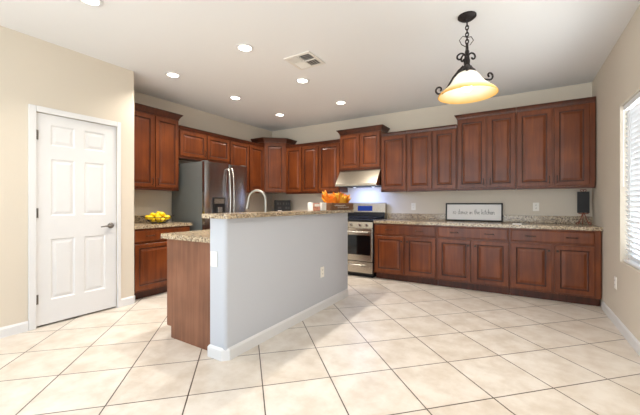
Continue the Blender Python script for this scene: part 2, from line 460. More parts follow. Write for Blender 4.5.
for (y0, y1, z0, z1) in ((-cw, 0, 0, DZ+cw), (DY1-DY0, DY1-DY0+cw-.016, 0, DZ+cw), (0, DY1-DY0, DZ, DZ+cw)):
    mb.box(.0005, .017, y0, y1, z0, z1, .005)
mb.build('casing', 'trim', door)
for z in (.27, 1.09, 1.83):
    MB().tube([(.006, .004, z-.045), (.006, .004, z+.045)], .007, 8).box(-.004, .0, .006, .02, z-.045, z+.045).build('hinge', 'door_nickel', door, smooth=True)
hy = DY1-DY0-.06; hz = .935
mb = MB().lathe([(0, 0), (.032, 0), (.032, .006), (.026, .012), (.012, .014), (.011, .045), (0, .046)], 20).xf(Matrix.Translation((-.006, hy, hz)) @ Matrix.Rotation(PI/2, 4, 'Y'))
mb.tube([(.036, hy, hz), (.042, hy-.02, hz+.001), (.042, hy-.07, hz-.002), (.038, hy-.115, hz-.008)], [.011, .010, .008, .006], 8)
mb.build('door_handle', 'door_nickel', door, smooth=True)
MB().box(-.03, -.004, DY1-DY0-.0035, DY1-DY0-.001, hz-.03, hz+.03).build('strike_plate', 'nickel', door)

# ------------------------------------------------------------------ cabinets
DPROF = [(0, .02), (0, .003), (.003, 0), (.050, 0), (.056, .009), (.066, .010), (.092, .002), (.098, .0015)]
def door_mesh(mb, x0, x1, z0, z1):
    s = min(1, (min(x1-x0, z1-z0)/2-.01)/.098)
    mb.loops(panel_loops(x0, x1, z0, z1, -.021, [(i*s, d) for i, d in DPROF]))
    mb.extra = ['cherry_glaze']      # dark glaze rubbed into the groove around the raised panel
    mb.bm.faces.ensure_lookup_table()
    for k in list(range(12, 20))+list(range(0, 4)): mb.bm.faces[k].material_index = 1
    return mb
def drawer_mesh(mb, x0, x1, z0, z1):
    return mb.loops(panel_loops(x0, x1, z0, z1, -.021, [(0, .02), (0, .006), (.006, .001), (.012, 0)]))
def pull(mb, x, z, vertical=True, L=.045):
    a = [(0, -.0, -L), (0, -.022, -L*.8), (0, -.026, 0), (0, -.022, L*.8), (0, 0, L)]
    pts = [(x+(0 if vertical else c), -.021+b, z+(c if vertical else 0)) for _, b, c in a]
    return mb.tube(pts, [.006, .0045, .005, .0045, .006], 6)
def knob(mb, x, z):
    return mb.lathe([(.006, 0), (.006, .012), (.015, .018), (.014, .026), (0, .029)], 12).xf(Matrix.Translation((x, -.021, z)) @ Matrix.Rotation(PI/2, 4, 'X'))
def crown(w_, d, z0, h, out, ends=(True, True)):
    pr = [(0, 0), (.006, 0), (.008, h*.25), (out*.55, h*.6), (out*.9, h*.82), (out, h*.86), (out, h), (0, h)]
    l, r = (1 if ends[0] else 0), (1 if ends[1] else 0)
    pts = []
    L = []
    path = []
    if ends[0]: path.append((0, d, -1, 0))
    path.append((0, 0, -1*l, -1)); path.append((w_, 0, 1*r, -1))
    if ends[1]: path.append((w_, d, 1, 0))
    for x, y, nx, ny in path:
        L.append([(x+nx*o, y+ny*o, z0+z) for o, z in pr])
    mb = MB().loops(L)
    mb.box(.002, w_-.002, .002, d, z0, z0+h-.004)
    return mb
def wall_cabinet(label, loc, rz, w_, z0, z1, seams, crown_h=.055, crown_out=.022, ends=(False, False), d=.303, handles=(), filler=0, cm='cherry_dark'):
    t = thing('wall_cabinet', label, 'cabinet', (loc[0], loc[1], z0), rz, 'cherry wall cabinets')
    h = z1-z0
    MB().box(0, w_, 0, d, 0, h-crown_h, .002).build('body', 'cherry', t)
    crown(w_, d, h-crown_h+.0005, crown_h, crown_out, ends).build('crown_moulding', cm, t)
    MB().box(0.004, w_-.004, -.012, .012, -.018, -.0005, .003).build('light_rail', 'cherry_dark', t)
    e = [0]+list(seams)+[w_-filler]
    for i in range(len(e)-1):
        a, b = e[i]+(.012 if i == 0 else .012), e[i+1]-.012
        dd = door_mesh(MB(), a, b, .02, h-crown_h-.018).build('door', 'cherry', t)
        for (k, side) in handles:
            if k == i:
                x = b-.028 if side == 'r' else a+.028
                pull(MB(), x, .10).build('handle', 'bronze', dd, smooth=True)
    return t
def base_cabinet(label, loc, rz, w_, splits, filler=0, drawers=True, d=.606, H=.872, hk='knob', drawer_split=False, group='cherry base cabinets'):
    t = thing('base_cabinet', label, 'cabinet', (loc[0], loc[1], 0), rz, group)
    MB().box(0, w_, 0, d, .10, H, .002).build('body', 'cherry', t)
    MB().box(.001, w_-.001, .075, d-.02, 0, .0995).build('toe_kick', 'cherry_dark', t)
    top = .685 if drawers else H-.02
    W_ = w_-filler
    e = [0]+list(splits)+[W_]
    if drawers:
        de = e if drawer_split else [0, W_]
        for i in range(len(de)-1):
            a, b = de[i]+.016, de[i+1]-.016
            dr = drawer_mesh(MB(), a, b, .71, H-.02).build('drawer', 'cherry', t)
            for f in ((.25, .75) if (b-a) > .6 else (.5,)):
                pull(MB(), a+(b-a)*f, .78, False, .05).build('handle', 'bronze', dr, smooth=True)
    for i in range(len(e)-1):
        a, b = e[i]+.016, e[i+1]-.016
        dd = door_mesh(MB(), a, b, .125, top).build('door', 'cherry', t)
        x = b-.027 if i % 2 == 0 else a+.027
        knob(MB(), x, top-.07).build('handle', 'bronze', dd, smooth=True)
    return t

UX, UY = -4.214, 5.024      # fronts of the wall cabinets
R90 = PI/2
wall_cabinet('tall two-door cherry wall cabinet beside the white door, above the lemons', (UX, 2.066), R90, .812, 1.38, 2.475, [.445], .085, .046, (False, True), handles=((0, 'r'), (1, 'l')))
wall_cabinet('short two-door cherry cabinet directly above the refrigerator', (UX, 2.882), R90, .961, 1.865, 2.325, [.485], .05, .022, handles=((0, 'r'), (1, 'l')))
wall_cabinet('cherry wall cabinet between the refrigerator and the diagonal corner cabinet', (UX, 3.846), R90, .872, 1.395, 2.325, [.465], .05, .022)
# diagonal corner cabinet
t = thing('wall_cabinet', 'diagonal cherry corner wall cabinet with a single door and flared crown', 'cabinet', (0, 0, 1.395), 0, 'cherry wall cabinets')
P0 = (UX, 4.722); P1 = (-3.902, UY)
foot = [(XL+.001, 4.722), P0, P1, (-3.902, YB-.001), (XL+.001, YB-.001)]
MB().prism(foot, 0, .985).build('body', 'cherry', t)
s2 = .5**.5
n01 = Vector((P1[1]-P0[1], -(P1[0]-P0[0]))).normalized()
def cpt(p, nx, ny): return (p[0], p[1], nx, ny)
h = .085; out = .05
pr = [(0, 0), (.006, 0), (.008, h*.25), (out*.55, h*.6), (out*.9, h*.82), (out, h*.86), (out, h), (0, h)]
def miter(a, b):
    a = Vector(a); b = Vector(b); m = (a+b)/(1+a.dot(b)); return m.x, m.y
ma = miter((0, -1), n01); mc = miter(n01, (1, 0))
path = [(XL+.002, 4.722, 0, -1), (P0[0], P0[1], *ma), (P1[0], P1[1], *mc), (-3.902, YB-.002, 1, 0)]
mb = MB().loops([[(x+nx*o, y+ny*o, .986+z) for o, z in pr] for x, y, nx, ny in path])
mb.prism(foot, .986, .986+h-.004)
mb.build('crown_moulding', 'cherry_dark', t)
Ld = (Vector(P1)-Vector(P0)).length
ang = math.atan2(P1[1]-P0[1], P1[0]-P0[0])
dm = door_mesh(MB(), .03, Ld-.03, .02, .96).build('door', 'cherry', t)
dm.location = (P0[0], P0[1], 0); dm.rotation_euler = (0, 0, ang)
wall_cabinet('two-door cherry wall cabinet right of the diagonal corner cabinet', (-3.896, UY), 0, .76, 1.385, 2.325, [.385], .05, .022)
wall_cabinet('single-door cherry wall cabinet immediately left of the range hood cabinet', (-3.133, UY), 0, .442, 1.385, 2.325, [], .05, .022)
wall_cabinet('raised short two-door cherry cabinet above the range hood, with flared crown', (-2.687, UY-.004), 0, .765, 1.772, 2.475, [.39], .085, .05, (True, True))
wall_cabinet('single-door cherry wall cabinet immediately right of the range hood', (-1.918, UY), 0, .428, 1.385, 2.335, [], .05, .022)
wall_cabinet('two-door lower-topped cherry wall cabinet next to the tall run, above the framed sign', (-1.487, UY), 0, .733, 1.385, 2.335, [.392], .05, .022)
wall_cabinet('tall two-door cherry wall cabinet, left one of the taller pair on the back wall', (-.750, UY), 0, .733, 1.385, 2.465, [.388], .06, .035, (True, False), handles=((0, 'r'), (1, 'l')))
wall_cabinet('tall two-door cherry wall cabinet in the corner against the right wall', (-.014, UY), 0, .814, 1.385, 2.465, [.4], .06, .035, (False, False), handles=((0, 'r'), (1, 'l')), filler=.045)

FY = 4.72; FX = -3.912
base_cabinet('cherry base cabinet below the lemons beside the white door', (FX, 2.066), R90, .782, [], hk='knob')
base_cabinet('cherry base cabinet immediately right of the range', (-1.915, FY), 0, .942, [.487])
base_cabinet('middle cherry base cabinet, below the framed kitchen sign', (-.97, FY), 0, .886, [.45])
base_cabinet('cherry base cabinet at the right wall, below the dark easel plaque', (-.081, FY), 0, .885, [.443], filler=.045)
base_cabinet('cherry base cabinet left of the range, mostly behind the island', (-3.905, FY), 0, 1.208, [.604], drawer_split=True)
base_cabinet('cherry base cabinet between the refrigerator and the corner', (FX, 3.80), R90, .918, [.459], drawer_split=True)

# countertops
def counter(label, polys, splash):
    t = thing('countertop', label, 'countertop', (0, 0, .873))
    mb = MB()
    for p in polys: mb.prism(p, 0, .04)
    mb.build('slab', 'granite', t)
    mb = MB()
    for (x0, x1, y0, y1) in splash: mb.box(x0, x1, y0, y1, .0405, .142, .003)
    mb.build('backsplash', 'granite', t)
    return t
e_ = .001
counter('long speckled granite countertop with backsplash along the back wall', [[(-1.917, FY-.03), (XR-e_, FY-.03), (XR-e_, YB-e_), (-1.917, YB-e_)]], [(-1.917, XR-e_, YB-.022, YB-e_)])
counter('short granite countertop holding the lemons next to the white door', [[(XL+e_, YD+.004), (FX+.03, YD+.004), (FX+.03, 2.862), (XL+e_, 2.862)]], [(XL+e_, XL+.022, YD+.004, 2.862)])
counter('granite corner countertop between the refrigerator and the range', [[(XL+e_, 3.795), (FX+.03, 3.795), (FX+.03, FY-.03), (-2.695, FY-.03), (-2.695, YB-e_), (XL+e_, YB-e_)]], [(XL+e_, XL+.022, 3.795, YB-.023), (XL+e_, -2.695, YB-.022, YB-e_)])

# ------------------------------------------------------------------ island
t = thing('island_cabinet', 'brown wooden kitchen island cabinet behind the grey half wall', 'cabinet')
px0, px1, py0, py1 = -2.655, IX0-.002, 1.70, 3.66
MB().prism([(px0, py0), (px1, py0), (px1, py0+.02), (px0, py0+.02)], .10, .872).prism([(px0+.06, py0), (px1, py0), (px1, py0+.02), (px0+.06, py0+.02)], 0, .10).build('end_panel', 'panel', t)
MB().box(px0, px1, py0+.0205, py1, .10, .872).build('body', 'cherry', t)
MB().box(px0+.07, px1, py0+.0205, py1-.01, 0, .0995).build('toe_kick', 'cherry_dark', t)
n = 4; ww = (py1-py0-.03)/n
for k in range(n):
    dd = door_mesh(MB(), k*ww+.016, (k+1)*ww-.016, .125, .845).build('door', 'cherry', t)
    dd.location = (px0, py1, 0); dd.rotation_euler = (0, 0, -PI/2)
    knob(MB(), (k*ww+.05) if k % 2 else ((k+1)*ww-.05), .77).build('handle', 'bronze', dd, smooth=True)
poly = rounded([(-2.70, 1.655), (-2.70, 3.70), (IX0-.002, 3.70), (IX0-.002, 1.655)], {0}, .03, 4)
tag(MB().prism(poly, .873, .913).build('countertop', 'granite'), 'lower granite countertop on the wooden island beside the half wall', 'countertop')
poly = rounded([(-2.085, 1.61), (-1.80, 1.61), (-1.80, 3.76), (-2.085, 3.76)], {0, 1, 2, 3}, .025, 4)
bt = MB().prism(poly, 0, .034).build('bar_top', 'granite', loc=(0, 0, 1.067))
tag(bt, 'raised granite bar top capping the grey half wall', 'bar counter')

# faucet
t = thing('kitchen_faucet', 'tall gooseneck faucet standing behind the granite bar top', 'faucet', (-2.155, 2.445, .9135))
MB().lathe([(.0, 0), (.03, 0), (.03, .008), (.022, .02), (.019, .07), (.0, .075)], 18).build('base', 'faucet_nickel', t, smooth=True)
H_ = .30; r_ = .098; dirn = Vector((-.95, -.22, 0)).normalized()
pts = [Vector((0, 0, .05)), Vector((0, 0, H_))]
for k in range(1, 13):
    a = PI*k/12*.96
    pts.append(dirn*(r_-r_*math.cos(a))+Vector((0, 0, H_+r_*math.sin(a))))
pts.append(pts[-1]+Vector((0, 0, -.03))+dirn*.006)
MB().tube(pts, .0135, 12).build('spout', 'faucet_nickel', t, smooth=True)
MB().tube([pts[-1], pts[-1]+Vector((0, 0, -.07))+dirn*.012], [.016, .019], 12).build('spray_head', 'faucet_nickel', t, smooth=True)
MB().tube([(0, .018, .05), (0, .05, .062), (.0, .10, .105)], [.009, .007, .006], 8).build('lever', 'faucet_nickel', t, smooth=True)

# ------------------------------------------------------------------ refrigerator
t = thing('refrigerator', 'stainless french door refrigerator with grey sides left of the island', 'refrigerator', (-3.70, 2.94, 0), R90)
fw = .825
MB().box(.003, fw-.003, .075, .78, .02, 1.775, .006).build('body', 'fridge_side', t)
def fdoor(x0, x1, z0, z1, name):
    n = 10; ls = []
    for z in (z0, z1):
        pass
    front = []
    for k in range(n+1):
        u = k/n; x = x0+(x1-x0)*u
        front.append((x, .012-.012*(1-(2*u-1)**2)))
    poly = [(x0, .07)]+[(x0, .02)]+front[1:-1]+[(x1, .02), (x1, .07)]
    return MB().prism(poly, z0, z1).build(name, 'steel', t, smooth=True, ang=30)
dl = fdoor(.003, .437, .62, 1.772, 'door'); dr = fdoor(.443, fw-.003, .62, 1.772, 'door')
fz = fdoor(.003, fw-.003, .06, .61, 'freezer_drawer')
for o, x in ((dl, .405), (dr, .475)):
    MB().tube([(x, .0, .78), (x, -.03, .80), (x, -.055, .95), (x, -.062, 1.2), (x, -.055, 1.5), (x, -.03, 1.68), (x, 0, 1.70)], .012, 10).build('handle', 'nickel', o, smooth=True)
MB().tube([(.08, .0, .53), (.09, -.05, .53), (fw-.09, -.05, .53), (fw-.08, 0, .53)], .012, 10).build('handle', 'nickel', fz, smooth=True)
MB().box(.125, .355, -.008, .03, .98, 1.27, .006).build('dispenser', 'black', dl)
MB().box(.15, .33, -.011, -.0085, 1.18, 1.25).build('control_panel', 'steel_h', dl)
MB().box(.20, .28, -.03, -.0085, 1.05, 1.13, .008).build('spigot', 'nickel', dl)
MB().box(.02, .08, .03, .10, 1.776, 1.79, .003).build('hinge_cover', 'fridge_side', t)
MB().box(fw-.08, fw-.02, .03, .10, 1.776, 1.79, .003).build('hinge_cover', 'fridge_side', t)
MB().box(.02, fw-.02, .06, .76, 0, .0195).build('foot_grille', 'black_matte', t)

# ------------------------------------------------------------------ range
t = thing('range', 'freestanding stainless gas range with black oven window under the hood', 'range', (-2.685, 4.685, 0))
rw = .76
MB().box(.002, rw-.002, .03, .62, .05, .885, .003).build('body', 'black', t)
MB().box(.03, rw-.03, .06, .60, 0, .0495).build('base', 'black_matte', t)
MB().box(0, rw, .0, .63, .886, .922, .006).build('cooktop', 'black', t)
MB().loops([[(x, .029, .79), (x, -.012, .79), (x, .002, .885), (x, .029, .885)] for x in (.004, rw-.004)]).build('control_panel', 'steel_h', t)
for x in (.10, .22, .38, .54, .66):
    MB().lathe([(.026, 0), (.026, .006), (.02, .010), (.018, .03), (0, .032)], 16).xf(Matrix.Translation((x, -.006, .838)) @ Matrix.Rotation(PI/2+.14, 4, 'X')).build('knob', 'nickel', t, smooth=True)
od = MB().box(.004, rw-.004, -.018, .029, .265, .785, .006).build('oven_door', 'steel_h', t)
MB().box(.035, rw-.035, -.021, -.0185, .36, .675, .001).build('oven_window', 'dark_glass', od)
MB().tube([(.05, -.018, .725), (.06, -.055, .725), (rw-.06, -.055, .725), (rw-.05, -.018, .725)], .013, 10).build('handle', 'nickel', od, smooth=True)
wd = MB().box(.004, rw-.004, -.015, .029, .075, .255, .006).build('drawer', 'steel_h', t)
MB().tube([(.12, -.015, .205), (.14, -.045, .2), (rw-.14, -.045, .2), (rw-.12, -.015, .205)], .011, 10).build('handle', 'nickel', wd, smooth=True)
for gx in (.06, .29, .52):
    mb = MB()
    for i in range(3): mb.box(gx+i*.085, gx+i*.085+.012, .05, .52, .942, .954)
    for y in (.06, .285, .5): mb.box(gx, gx+.182, y, y+.012, .941, .953)
    for x in (gx, gx+.17):
        for y in (.06, .5): mb.box(x, x+.012, y, y+.012, .9225, .945)
    mb.build('grate', 'black_matte', t)
bk = MB().loops([[(x, .545, .9225), (x, .628, .9225), (x, .628, 1.185), (x, .60, 1.195), (x, .565, 1.18)] for x in (.003, rw-.003)]).build('backguard', 'steel_h', t)
MB().box(.006, rw-.006, .52, .544, .9225, 1.03, .003).build('vent_panel', 'black', bk)
MB().loops([[(x, .5455+(z-.9225)*.0775-.003, z) for z in (1.05, 1.14)]+[(x, .5455+(z-.9225)*.0775+.002, z) for z in (1.14, 1.05)] for x in (.24, .52)]).build('display', 'display', bk)

# hood
t = thing('range_hood', 'slanted stainless range hood mounted below the short cabinet', 'range hood', (-2.682, 4.835, 1.475))
MB().loops([[(x, 0, 0), (x, 0, .038), (x, .185, .275), (x, .49, .275), (x, .49, 0)] for x in (0, .752)]).build('canopy', 'steel_h', t)
MB().box(.05, .702, .04, .46, -.006, -.0005).build('filter_panel', 'black_matte', t)
for x in (.2, .552):
    MB().lathe([(.0, -.0085), (.026, -.0085), (.026, -.0065), (0, -.0065)], 16, (x, .36)).build('lamp', 'led', t)
l = bpy.data.lights.new('hood_light', 'AREA'); l.shape = 'DISK'; l.size = .3; l.energy = HOOD_W; l.color = (.34, .48, 1)
o = bpy.data.objects.new('hood_light', l); C.objects.link(o); o.parent = t; o.location = (.40, .2, -.02); o.rotation_euler = (math.radians(12), 0, 0)

# ------------------------------------------------------------------ ceiling fixtures
def can(loc, label):
    t = thing('recessed_light', label, 'ceiling light', loc, 0, 'recessed ceiling lights')
    MB().lathe([(.062, -.002), (.086, -.002), (.09, -.0005), (.09, -.006), (.066, -.010), (.062, -.006)], 28, cap=False).build('trim_ring', 'trim', t, smooth=True)
    MB().lathe([(0, -.0035), (.0615, -.0035), (.0615, -.001), (0, -.001)], 28).build('lens', 'bulb', t)
    l = bpy.data.lights.new('can_light', 'AREA'); l.shape = 'DISK'; l.size = .11; l.energy = CAN_W; l.color = CAN_COL
    l.spread = math.radians(125)
    o = bpy.data.objects.new('can_light', l); C.objects.link(o); o.parent = t; o.location = (0, 0, -.012)
cl = [((-2.780, 1.146), 'recessed ceiling light cut by the top edge above the white door'),
      ((-2.32, 2.32), 'large recessed ceiling light above the near end of the island'),
      ((-3.55, 2.35), 'recessed ceiling light in front of the tall cabinet beside the door'),
      ((-2.32, 3.325), 'recessed ceiling light right below the square air vent'),
      ((-3.54, 3.345), 'recessed ceiling light in front of the refrigerator'),
      ((-2.32, 4.365), 'recessed ceiling light closest to the range hood'),
      ((.18, 2.4), 'added unseen ceiling light warming the right wall beside the window'),  # out of view, added to warm the right wall
      ((.12, .9), 'added unseen ceiling light near the viewer, warming the right wall'),  # second added lamp out of view, more warm light on wall and floor
      ((-3.55, 4.395), 'recessed ceiling light in front of the corner cabinet')]
for (x, y), lb in cl: can((x, y, ZC), lb)

t = thing('ceiling_vent', 'square white four-way air vent with dark louvers on the ceiling', 'vent', (-1.975, 2.875, ZC))
a = .165
mb = MB()
for (x0, x1, y0, y1) in ((-a, a, -a, -a+.028), (-a, a, a-.028, a), (-a, -a+.028, -a+.028, a-.028), (a-.028, a, -a+.028, a-.028)):
    mb.box(x0, x1, y0, y1, -.012, -.0005, .002)
mb.build('frame', 'vent', t)
MB().box(-a+.02, a-.02, -a+.02, a-.02, -.002, -.0006).build('duct', 'ventdark', t)
for qx in (-1, 1):
    for qy in (-1, 1):
        mb = MB()
        for k in range(4):
            c = .024+k*.031
            tl = .016
            s_ = 1 if qx*qy > 0 else -1
            if qx*qy > 0:
                mb.loops([[(qx*(c), y, -.003), (qx*(c+.018), y, -.014), (qx*(c+.020), y, -.0125), (qx*(c+.002), y, -.0025)] for y in (qy*.008, qy*.135)])
            else:
                mb.loops([[(x, qy*(c), -.003), (x, qy*(c+.018), -.014), (x, qy*(c+.020), -.0125), (x, qy*(c+.002), -.0025)] for x in (qx*.008, qx*.135)])
        mb.build('louver', 'vent', t)
MB().box(-.006, .006, -a+.028, a-.028, -.014, -.003).box(-a+.028, a-.028, -.006, .006, -.014, -.003).build('divider', 'vent', t)

# pendant
PC = (-.357, 2.903)
t = thing('pendant_light', 'wrought iron pendant lamp with a bell shaped alabaster glass shade', 'pendant lamp', (PC[0], PC[1], 2.08))
top = ZC-2.08
MB().lathe([(0, top-.0005), (.072, top-.0005), (.072, top-.012), (.05, top-.03), (.02, top-.036), (.012, top-.05), (0, top-.05)], 24).build('canopy', 'iron', t, smooth=True)
z = top-.055; k = 0
while z > .43:
    A = Vector((1, 0, 0)) if k % 2 else Vector((0, 1, 0))
    pts = [A*(.012*math.cos(a_*2*PI/10))+Vector((0, 0, z-.014+.019*math.sin(a_*2*PI/10))) for a_ in range(10)]
    MB().tube(pts, .005, 6, True).build('chain_link', 'iron', t, smooth=True)
    z -= .029; k += 1
MB().tube([(0, .006, .40), (-.04, -.02, .425), (-.055, -.03, .46), (-.03, -.02, .492), (0, -.004, .48), (.03, .02, .49), (.045, .03, .46), (.02, .014, .42)], .0032, 6).build('cord', 'iron', t, smooth=True)
MB().lathe([(0, .43), (.010, .43), (.012, .38), (.018, .36), (.012, .335), (.016, .27), (.03, .235), (.055, .205), (.062, .192), (.0, .19)], 18).build('stem', 'iron', t, smooth=True)
prof = [(.052, .192), (.075, .180), (.098, .152), (.118, .118), (.145, .084), (.178, .055), (.210, .030), (.226, .010), (.230, 0)]
full = prof+[(r-.004, z_-.002) for r, z_ in prof[::-1]]
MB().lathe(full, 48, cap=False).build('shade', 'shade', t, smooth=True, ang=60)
MB().lathe([(0, .028), (.02, .032), (.036, .05), (.042, .075), (.034, .102), (.018, .125), (.014, .17), (0, .17)], 20).build('bulb', 'bulb_hot', t, smooth=True)
def spiral(c, A, r0, r1, a0, a1, n=14):
    out = []
    for k_ in range(n+1):
        u = k_/n; a_ = a0+(a1-a0)*u; r__ = r0+(r1-r0)*u
        out.append(Vector((0, 0, c[1]))+A*(c[0]+r__*math.cos(a_))+Vector((0, 0, r__*math.sin(a_))))
    return out
av = math.radians(31.755)
Rv = Vector((math.cos(av), math.sin(av), 0)); Dv = Vector((-math.sin(av), math.cos(av), 0))
for sg in (-1, 1):
    A = (Rv*-.91+Dv*.42) if sg < 0 else (Rv*.97+Dv*.2); A.normalize(); dzs = -.03 if sg < 0 else .075
    pts = [A*.03+Vector((0, 0, .25)), A*.075+Vector((0, 0, .205)), A*.108+Vector((0, 0, .165)), A*.13+Vector((0, 0, .125)), A*.155+Vector((0, 0, .094)), A*.19+Vector((0, 0, .072))]
    pts = pts[:4]+[A*.162+Vector((0, 0, .094+dzs*.7)), A*.195+Vector((0, 0, .072+dzs))]+spiral((.216, .108+dzs), A, .038, .010, -PI*.62, PI*1.35)
    MB().tube(pts, .0075, 8).build('scroll_arm', 'iron', t, smooth=True)
    pts = [A*.012+Vector((0, 0, .215)), A*.02+Vector((0, 0, .29))]+spiral((.052, .325), A, .040, .010, PI*1.0, -PI*.85)
    MB().tube(pts, .0075, 8).build('upper_scroll', 'iron', t, smooth=True)
    B = Vector((-A.y, A.x, 0))
    pts = [B*.012+Vector((0, 0, .215)), B*.02+Vector((0, 0, .29))]+spiral((.052, .325), B, .040, .010, PI*1.0, -PI*.85)
    MB().tube(pts, .0075, 8).build('upper_scroll', 'iron', t, smooth=True)
    for D in (A, B):
        mb = MB()
        P_ = [D*.02+Vector((0, 0, .24)), D*.055+Vector((0, 0, .212)), D*.085+Vector((0, 0, .182)), D*.10+Vector((0, 0, .172))]
        mb.tube(P_, [.012, .02, .014, .003], 8)
        mb.build('leaf', 'iron', t, smooth=True)
l = bpy.data.lights.new('pendant_lamp', 'POINT'); l.energy = PENDANT_W; l.color = (1, .82, .55); l.shadow_soft_size = .04
o = bpy.data.objects.new('pendant_lamp', l); C.objects.link(o); o.parent = t; o.location = (0, 0, .012)

# ------------------------------------------------------------------ outlets
def outlet(label, loc, rz, kind='outlet'):
    nm = 'wall_outlet' if kind == 'outlet' else 'light_switch'
    t = thing(nm, label, kind, loc, rz)
    MB().box(-.036, .036, -.007, -.0008, -.058, .058, .002).build('plate', 'plate', t)
    if kind == 'outlet':
        for z in (-.021, .021):
            s = MB().box(-.016, .016, -.009, -.0072, z-.014, z+.014, .001).build('socket', 'plate', t)
            MB().box(-.008, -.005, -.0096, -.0091, z-.004, z+.008).build('slot', 'slot', s)
            MB().box(.005, .008, -.0096, -.0091, z-.004, z+.008).build('slot', 'slot', s)
    else:
        MB().box(-.015, .015, -.010, -.0072, -.032, .032, .001).build('rocker', 'plate', t)
    return t
outlet('white wall outlet above the backsplash between the framed sign and dark plaque', (.218, YB, 1.135), 0)
outlet('white outlet low on the right wall below the window', (XR, 4.155, .408), -PI/2)
outlet('white outlet low on the grey island half wall', (IX1, 3.035, .417), PI/2)
outlet('white switch plate on the narrow end of the island half wall', (-1.975, IY0, .755), 0, 'switch')
outlet('white outlet above the backsplash just right of the range', (-1.47, YB, 1.13), 0)

# ------------------------------------------------------------------ framed sign
t = thing('framed_sign', 'long framed white sign with handwritten words leaning on the backsplash', 'sign', (-.566, 5.262, .9152))
t.rotation_euler = (math.radians(-6), 0, 0)
sw, sh = .388, .272
mb = MB(); FR = .02
for (x0, x1, z0, z1) in ((-sw, sw, 0, FR), (-sw, sw, sh-FR, sh), (-sw, -sw+FR, FR, sh-FR), (sw-FR, sw, FR, sh-FR)):
    mb.box(x0, x1, -.012, .012, z0, z1, .002)
mb.build('frame', 'black_matte', t)
MB().box(-sw+.012, sw-.012, -.002, .006, .012, sh-.012).build('board', 'canvas', t)
# hand lettering drawn with strokes; each letter in a unit cell, x height .5
G = {
 's': (.38, [[(.34, .45), (.2, .5), (.07, .4), (.2, .27), (.32, .15), (.2, .01), (.04, .08)]]),
 'o': (.42, [[(.2, .5), (.06, .38), (.06, .12), (.2, 0), (.34, .12), (.34, .38), (.2, .5), (.4, .45)]]),
 'd': (.46, [[(.34, .42), (.2, .5), (.06, .36), (.06, .12), (.2, 0), (.34, .12)], [(.36, 1.0), (.34, .1), (.44, 0)]]),
 'a': (.46, [[(.34, .42), (.2, .5), (.06, .36), (.06, .12), (.2, 0), (.34, .12)], [(.36, .5), (.34, .1), (.44, 0)]]),
 'n': (.46, [[(.04, .5), (.06, 0), (.08, .3), (.22, .5), (.34, .38), (.34, .08), (.44, 0)]]),
 'c': (.38, [[(.33, .42), (.2, .5), (.06, .36), (.06, .12), (.2, 0), (.36, .08)]]),
 'e': (.40, [[(.06, .24), (.32, .28), (.3, .44), (.18, .5), (.06, .36), (.06, .12), (.2, 0), (.38, .08)]]),
 'i': (.22, [[(.08, .5), (.08, .08), (.2, 0)], [(.09, .66), (.11, .7)]]),
 't': (.32, [[(.14, .9), (.12, .1), (.28, 0)], [(0, .6), (.3, .64)]]),
 'h': (.46, [[(.06, 1.0), (.05, 0), (.08, .3), (.22, .5), (.34, .38), (.34, .08), (.44, 0)]]),
 'k': (.42, [[(.06, 1.0), (.05, 0)], [(.34, .5), (.08, .22), (.38, 0)]]),
 ' ': (.34, []),
}
text = 'so dance in the kitchen'
tot = sum(G[c][0] for c in text); sc = .57/tot
mb = MB(); x = -tot*sc/2; zsc = sc*1.15
for c in text:
    if c == ' ':
        mb.build('lettering', 'ink', t); mb = MB()
    for st in G[c][1]:
        mb.tube([(x+p[0]*sc, -.0032, .105+p[1]*zsc) for p in st], .0024, 5)
    x += G[c][0]*sc
mb.build('lettering', 'ink', t)

# dark plaque on scroll easel
t = thing('easel_plaque', 'dark rectangular plaque on a rust brown scroll easel near the right wall', 'plaque', (.695, 5.09, .9136))
MB().box(-.06, .06, -.006, .006, .15, .415, .003).build('plaque', 'slate', t)
for sg in (-1, 1):
    pts = [(sg*.006, -.012, .152), (sg*.02, -.016, .10), (sg*.035, -.022, .055), (sg*.05, -.03, .014)]
    for k_ in range(1, 9):
        a_ = -PI/2+k_*PI*1.5/8
        pts.append((sg*(.056+.014*math.cos(a_)), -.032, .0195+.014*math.sin(a_)))
    MB().tube(pts, .0055, 8).build('leg', 'copper', t, smooth=True)
MB().tube([(0, .008, .15), (0, .05, .006)], .005, 8).build('back_leg', 'copper', t, smooth=True)
MB().tube([(-.05, -.012, .145), (0, -.014, .139), (.05, -.012, .145)], .006, 8).build('ledge', 'copper', t, smooth=True)
mb = MB().tube([(0, .009, .15), (0, .009, .40), (0, .004, .425)], .004, 8)
for sg in (-1, 1):
    mb.tube([(0, 0, .418)]+[(sg*(.015+.013*math.cos(PI-k_*PI*1.5/8)), 0, .430+.013*math.sin(PI-k_*PI*1.5/8)) for k_ in range(9)], .004, 8)
mb.build('finial', 'copper', t, smooth=True)

# white card on the counter
t = MB().box(-.05, .05, -.03, .03, 0, .012, .003).build('soap_dish', 'paper', loc=(-.005, 4.78, .9136))
tag(t, 'small flat white dish lying on the granite right of the framed sign', 'dish')

